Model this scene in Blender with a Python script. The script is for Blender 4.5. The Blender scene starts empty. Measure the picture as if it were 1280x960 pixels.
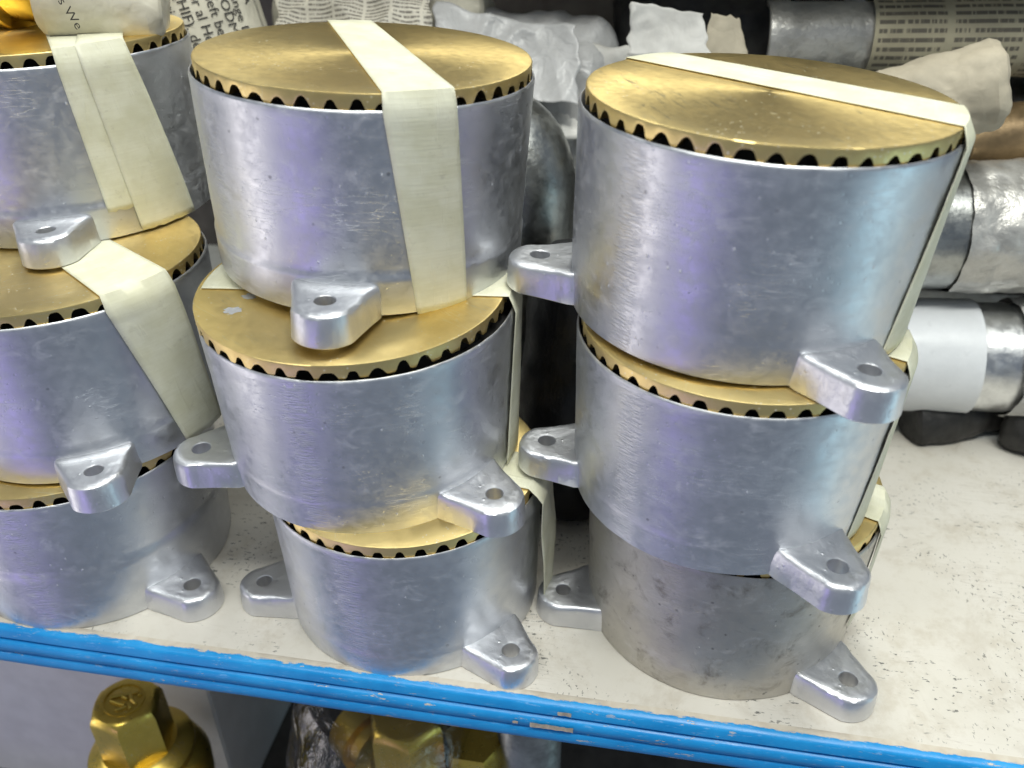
import bpy, bmesh, math, random
from mathutils import Vector, Matrix, noise
random.seed(7)
S = 0.001                                   # everything below is written in millimetres
R = math.radians
sc = bpy.context.scene
COL = sc.collection

# ------------------------------------------------------------------ camera
cam_d = bpy.data.cameras.new('Camera'); cam = bpy.data.objects.new('Camera', cam_d); COL.objects.link(cam)
rx = Vector((0.9856, 0.1688, -0.0069)); fw = Vector((-0.1469, 0.8359, -0.5288)).normalized()
rx = (rx - fw * rx.dot(fw)).normalized(); up = rx.cross(fw)
m = Matrix((rx, up, -fw)).transposed().to_4x4(); m.translation = Vector((56.43, -202.03, 264.37)) * S
cam.matrix_world = m
cam_d.sensor_width = 36.0; cam_d.lens = 36.0 * 1069.8 / 1280.0
cam_d.clip_start = 0.01; cam_d.clip_end = 50.0
cam_d.dof.use_dof = True; cam_d.dof.focus_distance = 0.30; cam_d.dof.aperture_fstop = 12.0
sc.camera = cam

# ------------------------------------------------------------------ light
w = bpy.data.worlds.new('World'); sc.world = w; w.use_nodes = True
w.node_tree.nodes['Background'].inputs[0].default_value = (0.72, 0.83, 1.0, 1)
w.node_tree.nodes['Background'].inputs[1].default_value = 0.275

def area(name, loc, target, sx, sy, power, color):
    d = bpy.data.lights.new(name, 'AREA'); d.shape = 'RECTANGLE'; d.size = sx * S; d.size_y = sy * S
    d.energy = power; d.color = color
    o = bpy.data.objects.new(name, d); COL.objects.link(o); o.location = Vector(loc) * S
    o.rotation_euler = (Vector(target) - Vector(loc)).to_track_quat('-Z', 'Y').to_euler()
    return o
area('shop_tube_light', (100, -420, 1150), (20, 90, 60), 1300, 120, 10.0, (0.99, 1.0, 0.93))
area('shop_tube_light', (140, 110, 1050), (90, 100, 60), 1200, 120, 10.0, (0.99, 1.0, 0.93))
area('added_band_light', (-900, -300, -60), (-40, 70, 90), 300, 900, 1.9, (1.0, 0.93, 0.92))  # added light, stands in for bright surroundings mirrored in the pot walls
area('added_band_light', (950, -130, -190), (60, 70, 90), 420, 800, 1.25, (0.55, 0.90, 1.0))  # added cool light for the pale band on the right of the pots
area('added_violet_light', (-560, -800, -260), (0, 70, 90), 320, 700, 0.85, (0.50, 0.36, 1.0))  # added light, gives the walls a violet reflection of something out of view

sc.view_settings.view_transform = 'Standard'; sc.view_settings.look = 'None'
sc.view_settings.gamma = 1.0; sc.view_settings.exposure = 0.0; sc.view_settings.use_curve_mapping = False
sc.render.engine = 'CYCLES'; sc.cycles.use_denoising = True
sc.cycles.use_adaptive_sampling = True; sc.cycles.adaptive_threshold = 0.03
sc.cycles.max_bounces = 6; sc.cycles.glossy_bounces = 4; sc.cycles.diffuse_bounces = 3; sc.cycles.transparent_max_bounces = 12
sc.cycles.sample_clamp_indirect = 6.0

# ------------------------------------------------------------------ material helpers
class NT:
    def __init__(s, name):
        s.m = bpy.data.materials.new(name); s.m.use_nodes = True; s.t = s.m.node_tree
        s.b = s.t.nodes['Principled BSDF']; s.out = s.t.nodes['Material Output']
    def n(s, typ, **kw):
        nd = s.t.nodes.new(typ)
        for k, v in kw.items():
            if k.startswith('_'): setattr(nd, k[1:], v)
        return nd
    def l(s, a, b): s.t.links.new(a, b)
    def set(s, **kw):
        for k, v in kw.items(): s.b.inputs[k.replace('_', ' ')].default_value = v
    def val(s, nd, i, v):
        if hasattr(v, 'links') or isinstance(v, bpy.types.NodeSocket): s.l(v, nd.inputs[i])
        else: nd.inputs[i].default_value = v
    def math(s, op, a, b=0.0, c=None, clamp=False):
        nd = s.n('ShaderNodeMath', _operation=op, _use_clamp=clamp); s.val(nd, 0, a); s.val(nd, 1, b)
        if c is not None: s.val(nd, 2, c)
        return nd.outputs[0]
    def ramp(s, f, a, b, lo=0.0, hi=1.0):
        nd = s.n('ShaderNodeMapRange', _interpolation_type='SMOOTHSTEP'); s.val(nd, 0, f)
        for i, v in ((1, a), (2, b), (3, lo), (4, hi)): nd.inputs[i].default_value = v
        return nd.outputs[0]
    def coord(s, kind='Object', scale=(1, 1, 1), rot=(0, 0, 0), loc=(0, 0, 0)):
        tc = s.n('ShaderNodeTexCoord'); mp = s.n('ShaderNodeMapping'); s.l(tc.outputs[kind], mp.inputs[0])
        mp.inputs['Scale'].default_value = scale; mp.inputs['Rotation'].default_value = rot; mp.inputs['Location'].default_value = loc
        return mp.outputs[0]
    def noise(s, v, scale, detail=3, rough=0.5, dist=0.0):
        nd = s.n('ShaderNodeTexNoise'); s.l(v, nd.inputs['Vector']); nd.inputs['Scale'].default_value = scale
        nd.inputs['Detail'].default_value = detail; nd.inputs['Roughness'].default_value = rough; nd.inputs['Distortion'].default_value = dist
        return nd.outputs[0]
    def voro(s, v, scale, rnd=1.0, feature='F1'):
        nd = s.n('ShaderNodeTexVoronoi', _feature=feature); s.l(v, nd.inputs['Vector']); nd.inputs['Scale'].default_value = scale
        nd.inputs['Randomness'].default_value = rnd
        return nd.outputs['Distance']
    def mix(s, f, a, b):
        nd = s.n('ShaderNodeMix', _data_type='RGBA'); s.val(nd, 0, f)
        for i, v in ((6, a), (7, b)):
            if isinstance(v, bpy.types.NodeSocket): s.l(v, nd.inputs[i])
            else: nd.inputs[i].default_value = (*v, 1) if len(v) == 3 else v
        return nd.outputs[2]
    def bump(s, h, strength, dist, prev=None):
        nd = s.n('ShaderNodeBump'); s.l(h, nd.inputs['Height']); nd.inputs['Strength'].default_value = strength
        nd.inputs['Distance'].default_value = dist
        if prev is not None: s.l(prev, nd.inputs['Normal'])
        return nd.outputs[0]
    def inp(s, name, sock): s.l(sock, s.b.inputs[name])

def mat_aluminium(name, base, dirt_amt=0.0, r0=0.35, r1=0.50):
    k = NT(name); uv = k.coord('UV'); info = k.n('ShaderNodeObjectInfo')
    off = k.n('ShaderNodeVectorMath', _operation='MULTIPLY_ADD'); k.l(info.outputs['Random'], off.inputs[0])
    off.inputs[1].default_value = (37, 19, 53); k.l(uv, off.inputs[2]); uo = off.outputs[0]
    def mapped(scale, rot):
        mp = k.n('ShaderNodeMapping'); k.l(uo, mp.inputs[0]); mp.inputs['Scale'].default_value = scale; mp.inputs['Rotation'].default_value = (0, 0, rot); return mp.outputs[0]
    big = k.noise(uo, 5.0, 2, 0.5); med = k.noise(uo, 26.0, 3, 0.6)
    brush = k.noise(mapped((10, 170, 1), 0.06), 1.0, 2, 0.6)
    # hand-filed stripe down the side, where the seam was dressed
    sep = k.n('ShaderNodeSeparateXYZ'); k.l(uv, sep.inputs[0])
    fl = k.noise(mapped((20, 150, 1), 0.5), 1.0, 2, 0.6)
    du = k.math('ABSOLUTE', k.math('ADD', sep.outputs[0], k.math('MULTIPLY_ADD', fl, 0.10, -0.05)))
    stripe = k.ramp(du, 0.030, 0.055, 1.0, 0.0)
    filed = k.math('MULTIPLY', k.ramp(fl, 0.40, 0.66), stripe)
    cl = k.noise(uo, 6.5, 2, 0.6)
    dust = k.math('MULTIPLY', k.ramp(k.voro(mapped((26, 19, 1), 0.3), 1.0), 0.05, 0.13, 1.0, 0.0), k.ramp(cl, 0.46, 0.64))
    smear = k.math('MULTIPLY', k.ramp(k.noise(mapped((9, 16, 1), 0.6), 1.0, 4, 0.7, 0.8), 0.52, 0.78), 1.0)
    ln = k.noise(mapped((7, 60, 1), -0.9), 1.0, 1, 0.5, 0.4)
    scratch = k.math('MULTIPLY', k.ramp(k.math('ABSOLUTE', k.math('SUBTRACT', ln, 0.5)), 0.004, 0.016, 1.0, 0.0), k.ramp(big, 0.50, 0.66))
    col = k.mix(k.ramp(big, 0.3, 0.7), tuple(c * 0.93 for c in base), tuple(min(1, c * 1.05) for c in base))
    if dirt_amt:
        stain = k.math('MULTIPLY', k.ramp(k.noise(uo, 8, 5, 0.7, 0.5), 0.50, 0.74), dirt_amt)
        col = k.mix(stain, col, (0.22, 0.19, 0.16))
        spot = k.math('MULTIPLY', k.ramp(k.voro(uo, 16), 0.05, 0.13, 1.0, 0.0), k.ramp(med, 0.35, 0.6))
        col = k.mix(k.math('MULTIPLY', spot, 0.7), col, (0.05, 0.045, 0.045))
    mark = k.math('MULTIPLY', k.ramp(k.voro(uo, 11), 0.03, 0.10, 1.0, 0.0), k.ramp(med, 0.40, 0.62))
    col = k.mix(k.math('MULTIPLY', mark, 0.55), col, (0.10, 0.10, 0.12))
    k.inp('Base Color', k.mix(k.math('MULTIPLY', smear, 0.25), col, (0.82, 0.82, 0.84)))
    rough = k.math('ADD', k.ramp(med, 0.3, 0.7, r0, r1), k.math('MULTIPLY', k.math('ADD', k.math('MULTIPLY', smear, 0.5), filed), 0.14))
    k.inp('Roughness', rough)
    k.inp('Metallic', k.math('SUBTRACT', 1.0, k.math('MAXIMUM', k.math('MULTIPLY', dust, 0.85), k.math('ADD', k.math('MULTIPLY', smear, 0.28), k.math('MULTIPLY', scratch, 0.3))), clamp=True))
    pit = k.math('MULTIPLY', k.ramp(k.voro(uo, 40), 0.08, 0.20, 1.0, 0.0), k.ramp(cl, 0.56, 0.42))
    h = k.math('ADD', k.math('MULTIPLY', med, 0.22), k.math('MULTIPLY', brush, 0.22)); h = k.math('SUBTRACT', h, k.math('MULTIPLY', pit, 0.5))
    h = k.math('ADD', h, k.math('MULTIPLY', filed, 0.8)); h = k.math('ADD', h, k.math('MULTIPLY', dust, 0.9)); h = k.math('SUBTRACT', h, k.math('MULTIPLY', scratch, 0.5))
    k.inp('Normal', k.bump(h, 0.30, 0.0004))
    return k.m
ALU = mat_aluminium('cast_aluminium', (0.63, 0.645, 0.675))
ALU_DULL = mat_aluminium('stained_cast_aluminium', (0.54, 0.52, 0.48), 0.7, 0.42, 0.54)

def mat_lug():
    k = NT('painted_casting'); ob = k.coord('Object', (1000, 1000, 1000))
    n1 = k.noise(ob, 0.12, 3, 0.5); n2 = k.noise(ob, 0.6, 3, 0.6)
    geo = k.n('ShaderNodeNewGeometry')
    edge = k.ramp(geo.outputs['Pointiness'], 0.52, 0.60)
    k.inp('Base Color', k.mix(k.math('MULTIPLY', edge, 0.6), k.mix(n1, (0.62, 0.63, 0.66), (0.70, 0.71, 0.74)), (0.88, 0.88, 0.90)))
    k.set(Metallic=0.92); k.inp('Roughness', k.ramp(n2, 0.3, 0.7, 0.36, 0.46))
    fl = k.math('MULTIPLY', k.ramp(k.voro(ob, 0.33), 0.10, 0.24, 1.0, 0.0), k.ramp(n1, 0.45, 0.6))
    k.inp('Normal', k.bump(k.math('ADD', k.math('MULTIPLY', fl, 0.5), k.math('ADD', k.math('MULTIPLY', n2, 0.5), k.math('MULTIPLY', n1, 1.0))), 0.4, 0.0005))
    return k.m
LUGM = mat_lug()

def mat_brass(name, base=(0.86, 0.67, 0.29), rough=(0.36, 0.42), aniso=0.55, dust_on=True):
    k = NT(name); ob = k.coord('Object', (1000, 1000, 1000))
    info = k.n('ShaderNodeObjectInfo')
    off = k.n('ShaderNodeVectorMath', _operation='MULTIPLY_ADD'); k.l(info.outputs['Random'], off.inputs[0])
    off.inputs[1].default_value = (370, 190, 530); k.l(ob, off.inputs[2]); o = off.outputs[0]
    n1 = k.noise(o, 0.035, 4, 0.6); n2 = k.noise(o, 0.35, 4, 0.7)
    col = k.mix(k.ramp(n1, 0.35, 0.7), tuple(c * 0.92 for c in base), tuple(min(1, c * 1.06) for c in base))
    metal = 1.0
    if dust_on:
        dust = k.math('MULTIPLY', k.ramp(k.voro(o, 0.5), 0.09, 0.19, 1.0, 0.0), k.ramp(k.noise(o, 0.06, 3), 0.46, 0.62))
        blot = k.math('MULTIPLY', k.ramp(k.voro(o, 0.065), 0.10, 0.17, 1.0, 0.0), k.ramp(k.noise(o, 0.4, 3), 0.35, 0.55))
        blot = k.math('MULTIPLY', blot, k.ramp(k.noise(o, 0.03, 1), 0.56, 0.60))
        d = k.math('MAXIMUM', k.math('MULTIPLY', dust, 0.75), k.math('MULTIPLY', blot, 0.6))
        col = k.mix(d, col, (0.80, 0.76, 0.66)); k.inp('Metallic', k.math('SUBTRACT', 1.0, k.math('MULTIPLY', d, 0.8)))
    else: k.set(Metallic=1.0)
    sv = k.n('ShaderNodeMapping'); k.l(o, sv.inputs[0]); sv.inputs['Scale'].default_value = (0.035, 0.55, 0.2); sv.inputs['Rotation'].default_value = (0, 0, 0.7)
    sl = k.noise(sv.outputs[0], 1.0, 2, 0.5, 0.3)
    scr = k.math('MULTIPLY', k.ramp(k.math('ABSOLUTE', k.math('SUBTRACT', sl, 0.5)), 0.004, 0.02, 1.0, 0.0), k.ramp(n1, 0.48, 0.62))
    tarn = k.math('MULTIPLY', k.ramp(k.noise(o, 0.022, 5, 0.7, 0.6), 0.46, 0.68), 0.30)
    col = k.mix(tarn, col, (0.52, 0.36, 0.13)); col = k.mix(k.math('MULTIPLY', scr, 0.35), col, (0.90, 0.82, 0.55))
    k.inp('Base Color', col); k.inp('Roughness', k.math('ADD', k.ramp(n2, 0.3, 0.7, *rough), k.math('ADD', k.math('MULTIPLY', tarn, 0.22), k.math('MULTIPLY', scr, -0.1))))
    k.set(Anisotropic=aniso)
    tg = k.n('ShaderNodeTangent', _direction_type='RADIAL', _axis='Z'); k.l(tg.outputs[0], k.b.inputs['Tangent'])
    br = k.n('ShaderNodeMapping'); k.l(o, br.inputs[0]); br.inputs['Scale'].default_value = (0.05, 3.0, 0.3); br.inputs['Rotation'].default_value = (0, 0, 0.1)
    k.inp('Normal', k.bump(k.math('ADD', k.noise(br.outputs[0], 1.0, 3), k.math('MULTIPLY', n2, 0.1)), 0.03, 0.0003))
    return k.m
BRASS = mat_brass('turned_brass')
BRASS_CAST = mat_brass('cast_brass', (0.68, 0.50, 0.10), (0.26, 0.38), 0.0, False)

def mat_plain(name, col, rough=0.6, metallic=0.0, var=0.12, nscale=0.05, bump=0.3, bscale=0.4, bdist=0.0005):
    k = NT(name); ob = k.coord('Object', (1000, 1000, 1000))
    n = k.noise(ob, nscale, 5, 0.65); n2 = k.noise(ob, bscale, 4, 0.6)
    k.inp('Base Color', k.mix(k.ramp(n, 0.3, 0.7), tuple(c * (1 - var) for c in col), tuple(min(1, c * (1 + var)) for c in col)))
    k.set(Metallic=metallic); k.inp('Roughness', k.ramp(n2, 0.3, 0.7, max(0.03, rough - 0.08), min(1, rough + 0.08)))
    k.inp('Normal', k.bump(n2, bump, bdist)); return k.m
GAP_SHADE = mat_plain('gap_shade_black', (0.006, 0.006, 0.006), 0.7)  # black that stands for the shadow under the covers
DARK = mat_plain('dark_interior', (0.02, 0.018, 0.017), 0.8)

def mat_tape():
    k = NT('masking_tape'); uv = k.coord('UV'); info = k.n('ShaderNodeObjectInfo')
    off = k.n('ShaderNodeVectorMath', _operation='MULTIPLY_ADD'); k.l(info.outputs['Random'], off.inputs[0])
    off.inputs[1].default_value = (37, 19, 53); k.l(uv, off.inputs[2]); o = off.outputs[0]
    cv = k.n('ShaderNodeMapping'); k.l(o, cv.inputs[0]); cv.inputs['Scale'].default_value = (7, 110, 1)
    crepe = k.noise(cv.outputs[0], 1.0, 3, 0.6); n = k.noise(o, 9, 4, 0.6)
    smut = k.math('MULTIPLY', k.ramp(k.noise(o, 24, 5, 0.7), 0.58, 0.74), 0.30)
    col = k.mix(k.ramp(n, 0.3, 0.7), (0.64, 0.63, 0.46), (0.73, 0.725, 0.575))
    col = k.mix(k.math('MULTIPLY', k.ramp(crepe, 0.35, 0.65), 0.14), col, (0.52, 0.49, 0.34))
    k.inp('Base Color', k.mix(smut, col, (0.34, 0.31, 0.25)))
    k.set(Roughness=0.55, Subsurface_Weight=0.0)
    k.b.inputs['Specular IOR Level'].default_value = 0.35
    cr = k.n('ShaderNodeMapping'); k.l(o, cr.inputs[0]); cr.inputs['Scale'].default_value = (26, 6, 1); cr.inputs['Rotation'].default_value = (0, 0, 0.2)
    fold = k.noise(cr.outputs[0], 1.0, 2, 0.5, 0.5)
    k.inp('Normal', k.bump(k.math('ADD', k.math('MULTIPLY', crepe, 0.38), k.math('MULTIPLY', k.ramp(fold, 0.58, 0.78), 0.7)), 0.40, 0.0006))
    return k.m
TAPE = mat_tape()

def mat_shelf():
    k = NT('worn_white_laminate'); ob = k.coord('Object', (1000, 1000, 1000))
    sep = k.n('ShaderNodeSeparateXYZ'); k.l(ob, sep.inputs[0])
    n = k.noise(ob, 0.012, 5, 0.65)
    col = k.mix(k.ramp(n, 0.3, 0.75), (0.70, 0.71, 0.66), (0.80, 0.81, 0.78))
    mp = k.n('ShaderNodeMapping'); k.l(ob, mp.inputs[0]); mp.inputs['Scale'].default_value = (0.24, 0.62, 1); mp.inputs['Rotation'].default_value = (0, 0, -0.2)
    dash = k.ramp(k.noise(mp.outputs[0], 1.0, 3, 0.62), 0.61, 0.65)
    area_m = k.ramp(k.noise(ob, 0.022, 4, 0.6), 0.50, 0.60)
    dash = k.math('MULTIPLY', dash, area_m)
    mp2 = k.n('ShaderNodeMapping'); k.l(ob, mp2.inputs[0]); mp2.inputs['Scale'].default_value = (0.7, 0.42, 1); mp2.inputs['Rotation'].default_value = (0, 0, 0.5)
    dash2 = k.math('MULTIPLY', k.ramp(k.noise(mp2.outputs[0], 1.0, 2, 0.6), 0.63, 0.66), k.ramp(k.noise(ob, 0.026, 3), 0.46, 0.60))
    worn = k.math('MULTIPLY', k.ramp(k.noise(ob, 0.028, 6, 0.72, 0.6), 0.52, 0.62), 0.38)
    col = k.mix(worn, col, (0.52, 0.51, 0.46))
    ls = k.n('ShaderNodeMapping'); k.l(ob, ls.inputs[0]); ls.inputs['Scale'].default_value = (0.02, 0.5, 1); ls.inputs['Rotation'].default_value = (0, 0, 0.9)
    lsn = k.noise(ls.outputs[0], 1.0, 2, 0.5, 0.3)
    drag = k.math('MULTIPLY', k.ramp(k.math('ABSOLUTE', k.math('SUBTRACT', lsn, 0.5)), 0.003, 0.014, 1.0, 0.0), k.ramp(n, 0.50, 0.62))
    col = k.mix(k.math('MULTIPLY', drag, 0.45), col, (0.30, 0.29, 0.26))
    grime = k.math('MULTIPLY', k.ramp(k.noise(ob, 0.06, 6, 0.75), 0.46, 0.72), 0.50)
    front = k.math('MULTIPLY', k.ramp(k.math('ADD', sep.outputs[1], k.math('MULTIPLY', k.noise(ob, 0.12, 5, 0.7), 9.0)), 8.0, 15.0, 1.0, 0.0), 0.42)
    col = k.mix(grime, col, (0.44, 0.41, 0.33)); col = k.mix(front, col, (0.44, 0.36, 0.27))
    col = k.mix(k.math('MULTIPLY', dash, 0.85), col, (0.07, 0.075, 0.07)); col = k.mix(k.math('MULTIPLY', dash2, 0.8), col, (0.10, 0.10, 0.09))
    k.inp('Base Color', col); k.inp('Roughness', k.ramp(n, 0.3, 0.7, 0.32, 0.5))
    k.inp('Normal', k.bump(k.math('SUBTRACT', k.noise(ob, 0.3, 4), k.math('MULTIPLY', dash, 0.8)), 0.2, 0.0004)); return k.m
SHELF = mat_shelf()

def mat_blue():
    k = NT('chipped_blue_paint'); ob = k.coord('Object', (1000, 1000, 1000)); sep = k.n('ShaderNodeSeparateXYZ'); k.l(ob, sep.inputs[0])
    n = k.noise(ob, 0.03, 4, 0.6)
    col = k.mix(k.ramp(n, 0.3, 0.7), (0.005, 0.23, 0.58), (0.012, 0.31, 0.70))
    mp = k.n('ShaderNodeMapping'); k.l(ob, mp.inputs[0]); mp.inputs['Scale'].default_value = (0.10, 0.35, 0.45)
    chip = k.math('MULTIPLY', k.ramp(k.noise(mp.outputs[0], 1.0, 5, 0.7), 0.625, 0.645), k.ramp(k.noise(ob, 0.02, 2), 0.44, 0.54))
    back = k.ramp(k.math('ADD', sep.outputs[1], k.math('MULTIPLY', k.noise(mp.outputs[0], 0.9, 6, 0.75), 6.0)), 5.1, 5.6)
    chip = k.math('MAXIMUM', chip, back)
    bare = k.mix(k.noise(ob, 0.25, 3), (0.44, 0.37, 0.28), (0.66, 0.63, 0.55))
    scuff = k.math('MULTIPLY', k.ramp(k.noise(mp.outputs[0], 2.2, 5, 0.7), 0.56, 0.72), 0.45)
    col = k.mix(scuff, col, (0.30, 0.52, 0.80)); k.inp('Base Color', k.mix(chip, col, bare))
    k.inp('Roughness', k.ramp(n, 0.3, 0.7, 0.30, 0.45))
    k.inp('Normal', k.bump(k.math('SUBTRACT', k.math('MULTIPLY', k.noise(ob, 0.25, 3), 0.5), chip), 0.4, 0.0004)); return k.m
BLUE = mat_blue()

def mat_paper(name, col, print_lines=0.0, sc_=1.0, rough=0.7, bump=0.5, uvs=1.0):
    k = NT(name); ob = k.coord('Object', (1000, 1000, 1000)); n = k.noise(ob, 0.05 * sc_, 5, 0.65)
    v = k.voro(ob, 0.07 * sc_, 1.0); fold = k.noise(ob, 0.09 * sc_, 2, 0.5, 1.5)
    c = k.mix(k.ramp(n, 0.3, 0.7), tuple(x * 0.85 for x in col), tuple(min(1, x * 1.08) for x in col))
    if print_lines:
        uv = k.coord('UV', (uvs, uvs * 0.5 if uvs > 1 else 1, 1)); sp = k.n('ShaderNodeSeparateXYZ'); k.l(uv, sp.inputs[0])
        row = k.math('PINGPONG', sp.outputs[1], 0.5); row = k.ramp(row, 0.22, 0.30)
        cell = k.n('ShaderNodeCombineXYZ'); k.l(sp.outputs[0], cell.inputs[0]); k.l(k.math('FLOOR', sp.outputs[1]), cell.inputs[1])
        wd = k.n('ShaderNodeMapping'); k.l(cell.outputs[0], wd.inputs[0]); wd.inputs['Scale'].default_value = (2.6, 7.3, 1)
        word = k.ramp(k.noise(wd.outputs[0], 1.0, 4, 0.7), 0.42, 0.46)
        colm = k.ramp(k.math('PINGPONG', k.math('MULTIPLY', sp.outputs[0], 0.12), 0.5), 0.05, 0.06)
        c = k.mix(k.math('MULTIPLY', k.math('MULTIPLY', k.math('MULTIPLY', row, word), colm), print_lines), c, (0.07, 0.06, 0.05))
    k.inp('Base Color', c); k.set(Roughness=rough)
    k.inp('Normal', k.bump(k.math('ADD', k.math('MULTIPLY', v, 0.8), fold), bump, 0.0012)); return k.m
NEWS = mat_paper('newsprint', (0.58, 0.55, 0.45))
NEWS_LINES2 = mat_paper('small_print_newsprint', (0.55, 0.52, 0.44), 0.8, 1.0, 0.7, 0.5, 44.0)
NEWS_LINES = mat_paper('printed_newsprint', (0.40, 0.36, 0.25), 0.85)
WHITEPAPER = mat_paper('white_wrapping_paper', (0.58, 0.57, 0.54))
CREAMPAPER = mat_paper('cream_wrapping_paper', (0.46, 0.41, 0.31))
GREYWRAP = mat_paper('grey_plastic_wrap', (0.45, 0.45, 0.45), 0, 1, 0.36, 0.9)
CARDW = mat_plain('white_card', (0.62, 0.63, 0.63), 0.6, 0, 0.06)
SMUDGE = mat_plain('silver_paint_smudge', (0.55, 0.56, 0.58), 0.5, 0.5)
CHIP = mat_plain('bare_filler', (0.50, 0.43, 0.33), 0.8, 0, 0.25, 0.3)
INK = mat_plain('printing_ink', (0.035, 0.033, 0.03), 0.8)
STEEL = mat_plain('worn_steel', (0.68, 0.69, 0.69), 0.36, 1.0, 0.2, 0.06, 0.35, 0.25)
STEEL_DARK = mat_plain('dull_grey_steel', (0.34, 0.35, 0.34), 0.36, 1.0, 0.25, 0.08, 0.4, 0.3)
FOIL = mat_plain('crumpled_foil_tape', (0.50, 0.49, 0.46), 0.38, 0.55, 0.2, 0.06, 0.8, 0.12, 0.0015)
WHITETAPE = mat_plain('white_plastic_tape', (0.70, 0.72, 0.74), 0.35, 0, 0.05, 0.05, 0.3, 0.15)
BROWNM = mat_plain('brown_metal', (0.30, 0.21, 0.11), 0.4, 0.6, 0.3)
BOARD = mat_plain('dim_back_board', (0.10, 0.09, 0.08), 0.7, 0, 0.3)
BLACKBAG = mat_plain('black_plastic', (0.006, 0.006, 0.007), 0.45, 0, 0.3, 0.1, 0.5, 0.1, 0.001)
DEBRIS = mat_plain('shadowed_scrap', (0.016, 0.015, 0.014), 0.55, 0, 0.6, 0.12)  # near black, with the shadow under the pipes put into the colour

def mat_film():
    k = NT('clear_plastic_film'); k.set(Base_Color=(0.8, 0.8, 0.82, 1), Roughness=0.12)
    ob = k.coord('Object', (1000, 1000, 1000))
    k.inp('Normal', k.bump(k.noise(ob, 0.09, 4, 0.6, 1.5), 0.9, 0.002))
    tr = k.n('ShaderNodeBsdfTransparent'); tr.inputs[0].default_value = (0.93, 0.93, 0.94, 1)
    gl = k.n('ShaderNodeBsdfGlossy'); gl.inputs['Roughness'].default_value = 0.10; k.l(k.b.inputs['Normal'].links[0].from_socket, gl.inputs['Normal'])
    lw = k.n('ShaderNodeLayerWeight'); lw.inputs[0].default_value = 0.35
    mx = k.n('ShaderNodeMixShader'); k.l(k.math('MULTIPLY_ADD', lw.outputs['Facing'], 0.45, 0.05), mx.inputs[0])
    k.l(tr.outputs[0], mx.inputs[1]); k.l(gl.outputs[0], mx.inputs[2]); k.l(mx.outputs[0], k.out.inputs[0]); return k.m
FILM = mat_film()

# ------------------------------------------------------------------ mesh helpers
def mesh(name, verts, faces, mat, smooth=True, uvs=None, angle=35):
    me = bpy.data.meshes.new(name); me.from_pydata([(v[0] * S, v[1] * S, v[2] * S) for v in verts], [], faces)
    me.materials.append(mat)
    if uvs:
        ul = me.uv_layers.new(name='UVMap')
        for p in me.polygons:
            us = [uvs[me.loops[li].vertex_index] for li in p.loop_indices]
            mx = max(u[0] for u in us)
            for li, u in zip(p.loop_indices, us): ul.data[li].uv = u
    bm = bmesh.new(); bm.from_mesh(me); bmesh.ops.recalc_face_normals(bm, faces=bm.faces)
    if smooth:
        for f in bm.faces: f.smooth = True
        for e in bm.edges:
            if len(e.link_faces) == 2 and e.calc_face_angle(0) > R(angle): e.smooth = False
    bm.to_mesh(me); bm.free(); me.update(); return me
def obj(name, me, parent=None, loc=(0, 0, 0), rot=None, label=None, cat=None, group=None, kind=None):
    o = bpy.data.objects.new(name, me); COL.objects.link(o)
    if parent: o.parent = parent
    o.location = Vector(loc) * S
    if rot is not None: o.rotation_euler = rot
    for k_, v_ in (('label', label), ('category', cat), ('group', group), ('kind', kind)):
        if v_: o[k_] = v_
    return o
def thing(name, loc, label, cat, group=None, rot=None): return obj(name, None, None, loc, rot, label, cat, group)
def grid_faces(nr, nc, closed=False):
    f = []
    for i in range(nr - 1):
        for j in range(nc if closed else nc - 1):
            a = i * nc + j; b = i * nc + (j + 1) % nc
            f.append((a, b, b + nc, a + nc))
    return f
def lathe(name, prof, mat, n=64, cap0=True, cap1=True, jitter=0.0, angle=35, seed=0.0):
    """prof: (r, z) from bottom to top, about local z."""
    v = []; 
    for r, z in prof:
        for j in range(n):
            a = 2 * math.pi * j / n
            rr = r + (jitter * noise.noise(Vector((math.cos(a) * 1.3, math.sin(a) * 1.3, z * 0.03 + seed))) if jitter else 0)
            v.append((rr * math.cos(a), rr * math.sin(a), z))
    f = grid_faces(len(prof), n, True)
    if cap0: f.append(tuple(range(n))[::-1])
    if cap1: f.append(tuple(range((len(prof) - 1) * n, len(prof) * n)))
    return mesh(name, v, f, mat, True, None, angle)
def box(name, size, mat, bevel=0.6):
    bm = bmesh.new(); bmesh.ops.create_cube(bm, size=1.0)
    bmesh.ops.scale(bm, vec=Vector(size) * S, verts=bm.verts)
    bmesh.ops.bevel(bm, geom=bm.edges[:], offset=bevel * S, segments=2, affect='EDGES')
    me = bpy.data.meshes.new(name); bm.to_mesh(me); bm.free(); me.materials.append(mat); return me
def align(axis):
    return Vector(axis).to_track_quat('Z', 'Y').to_euler()
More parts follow.
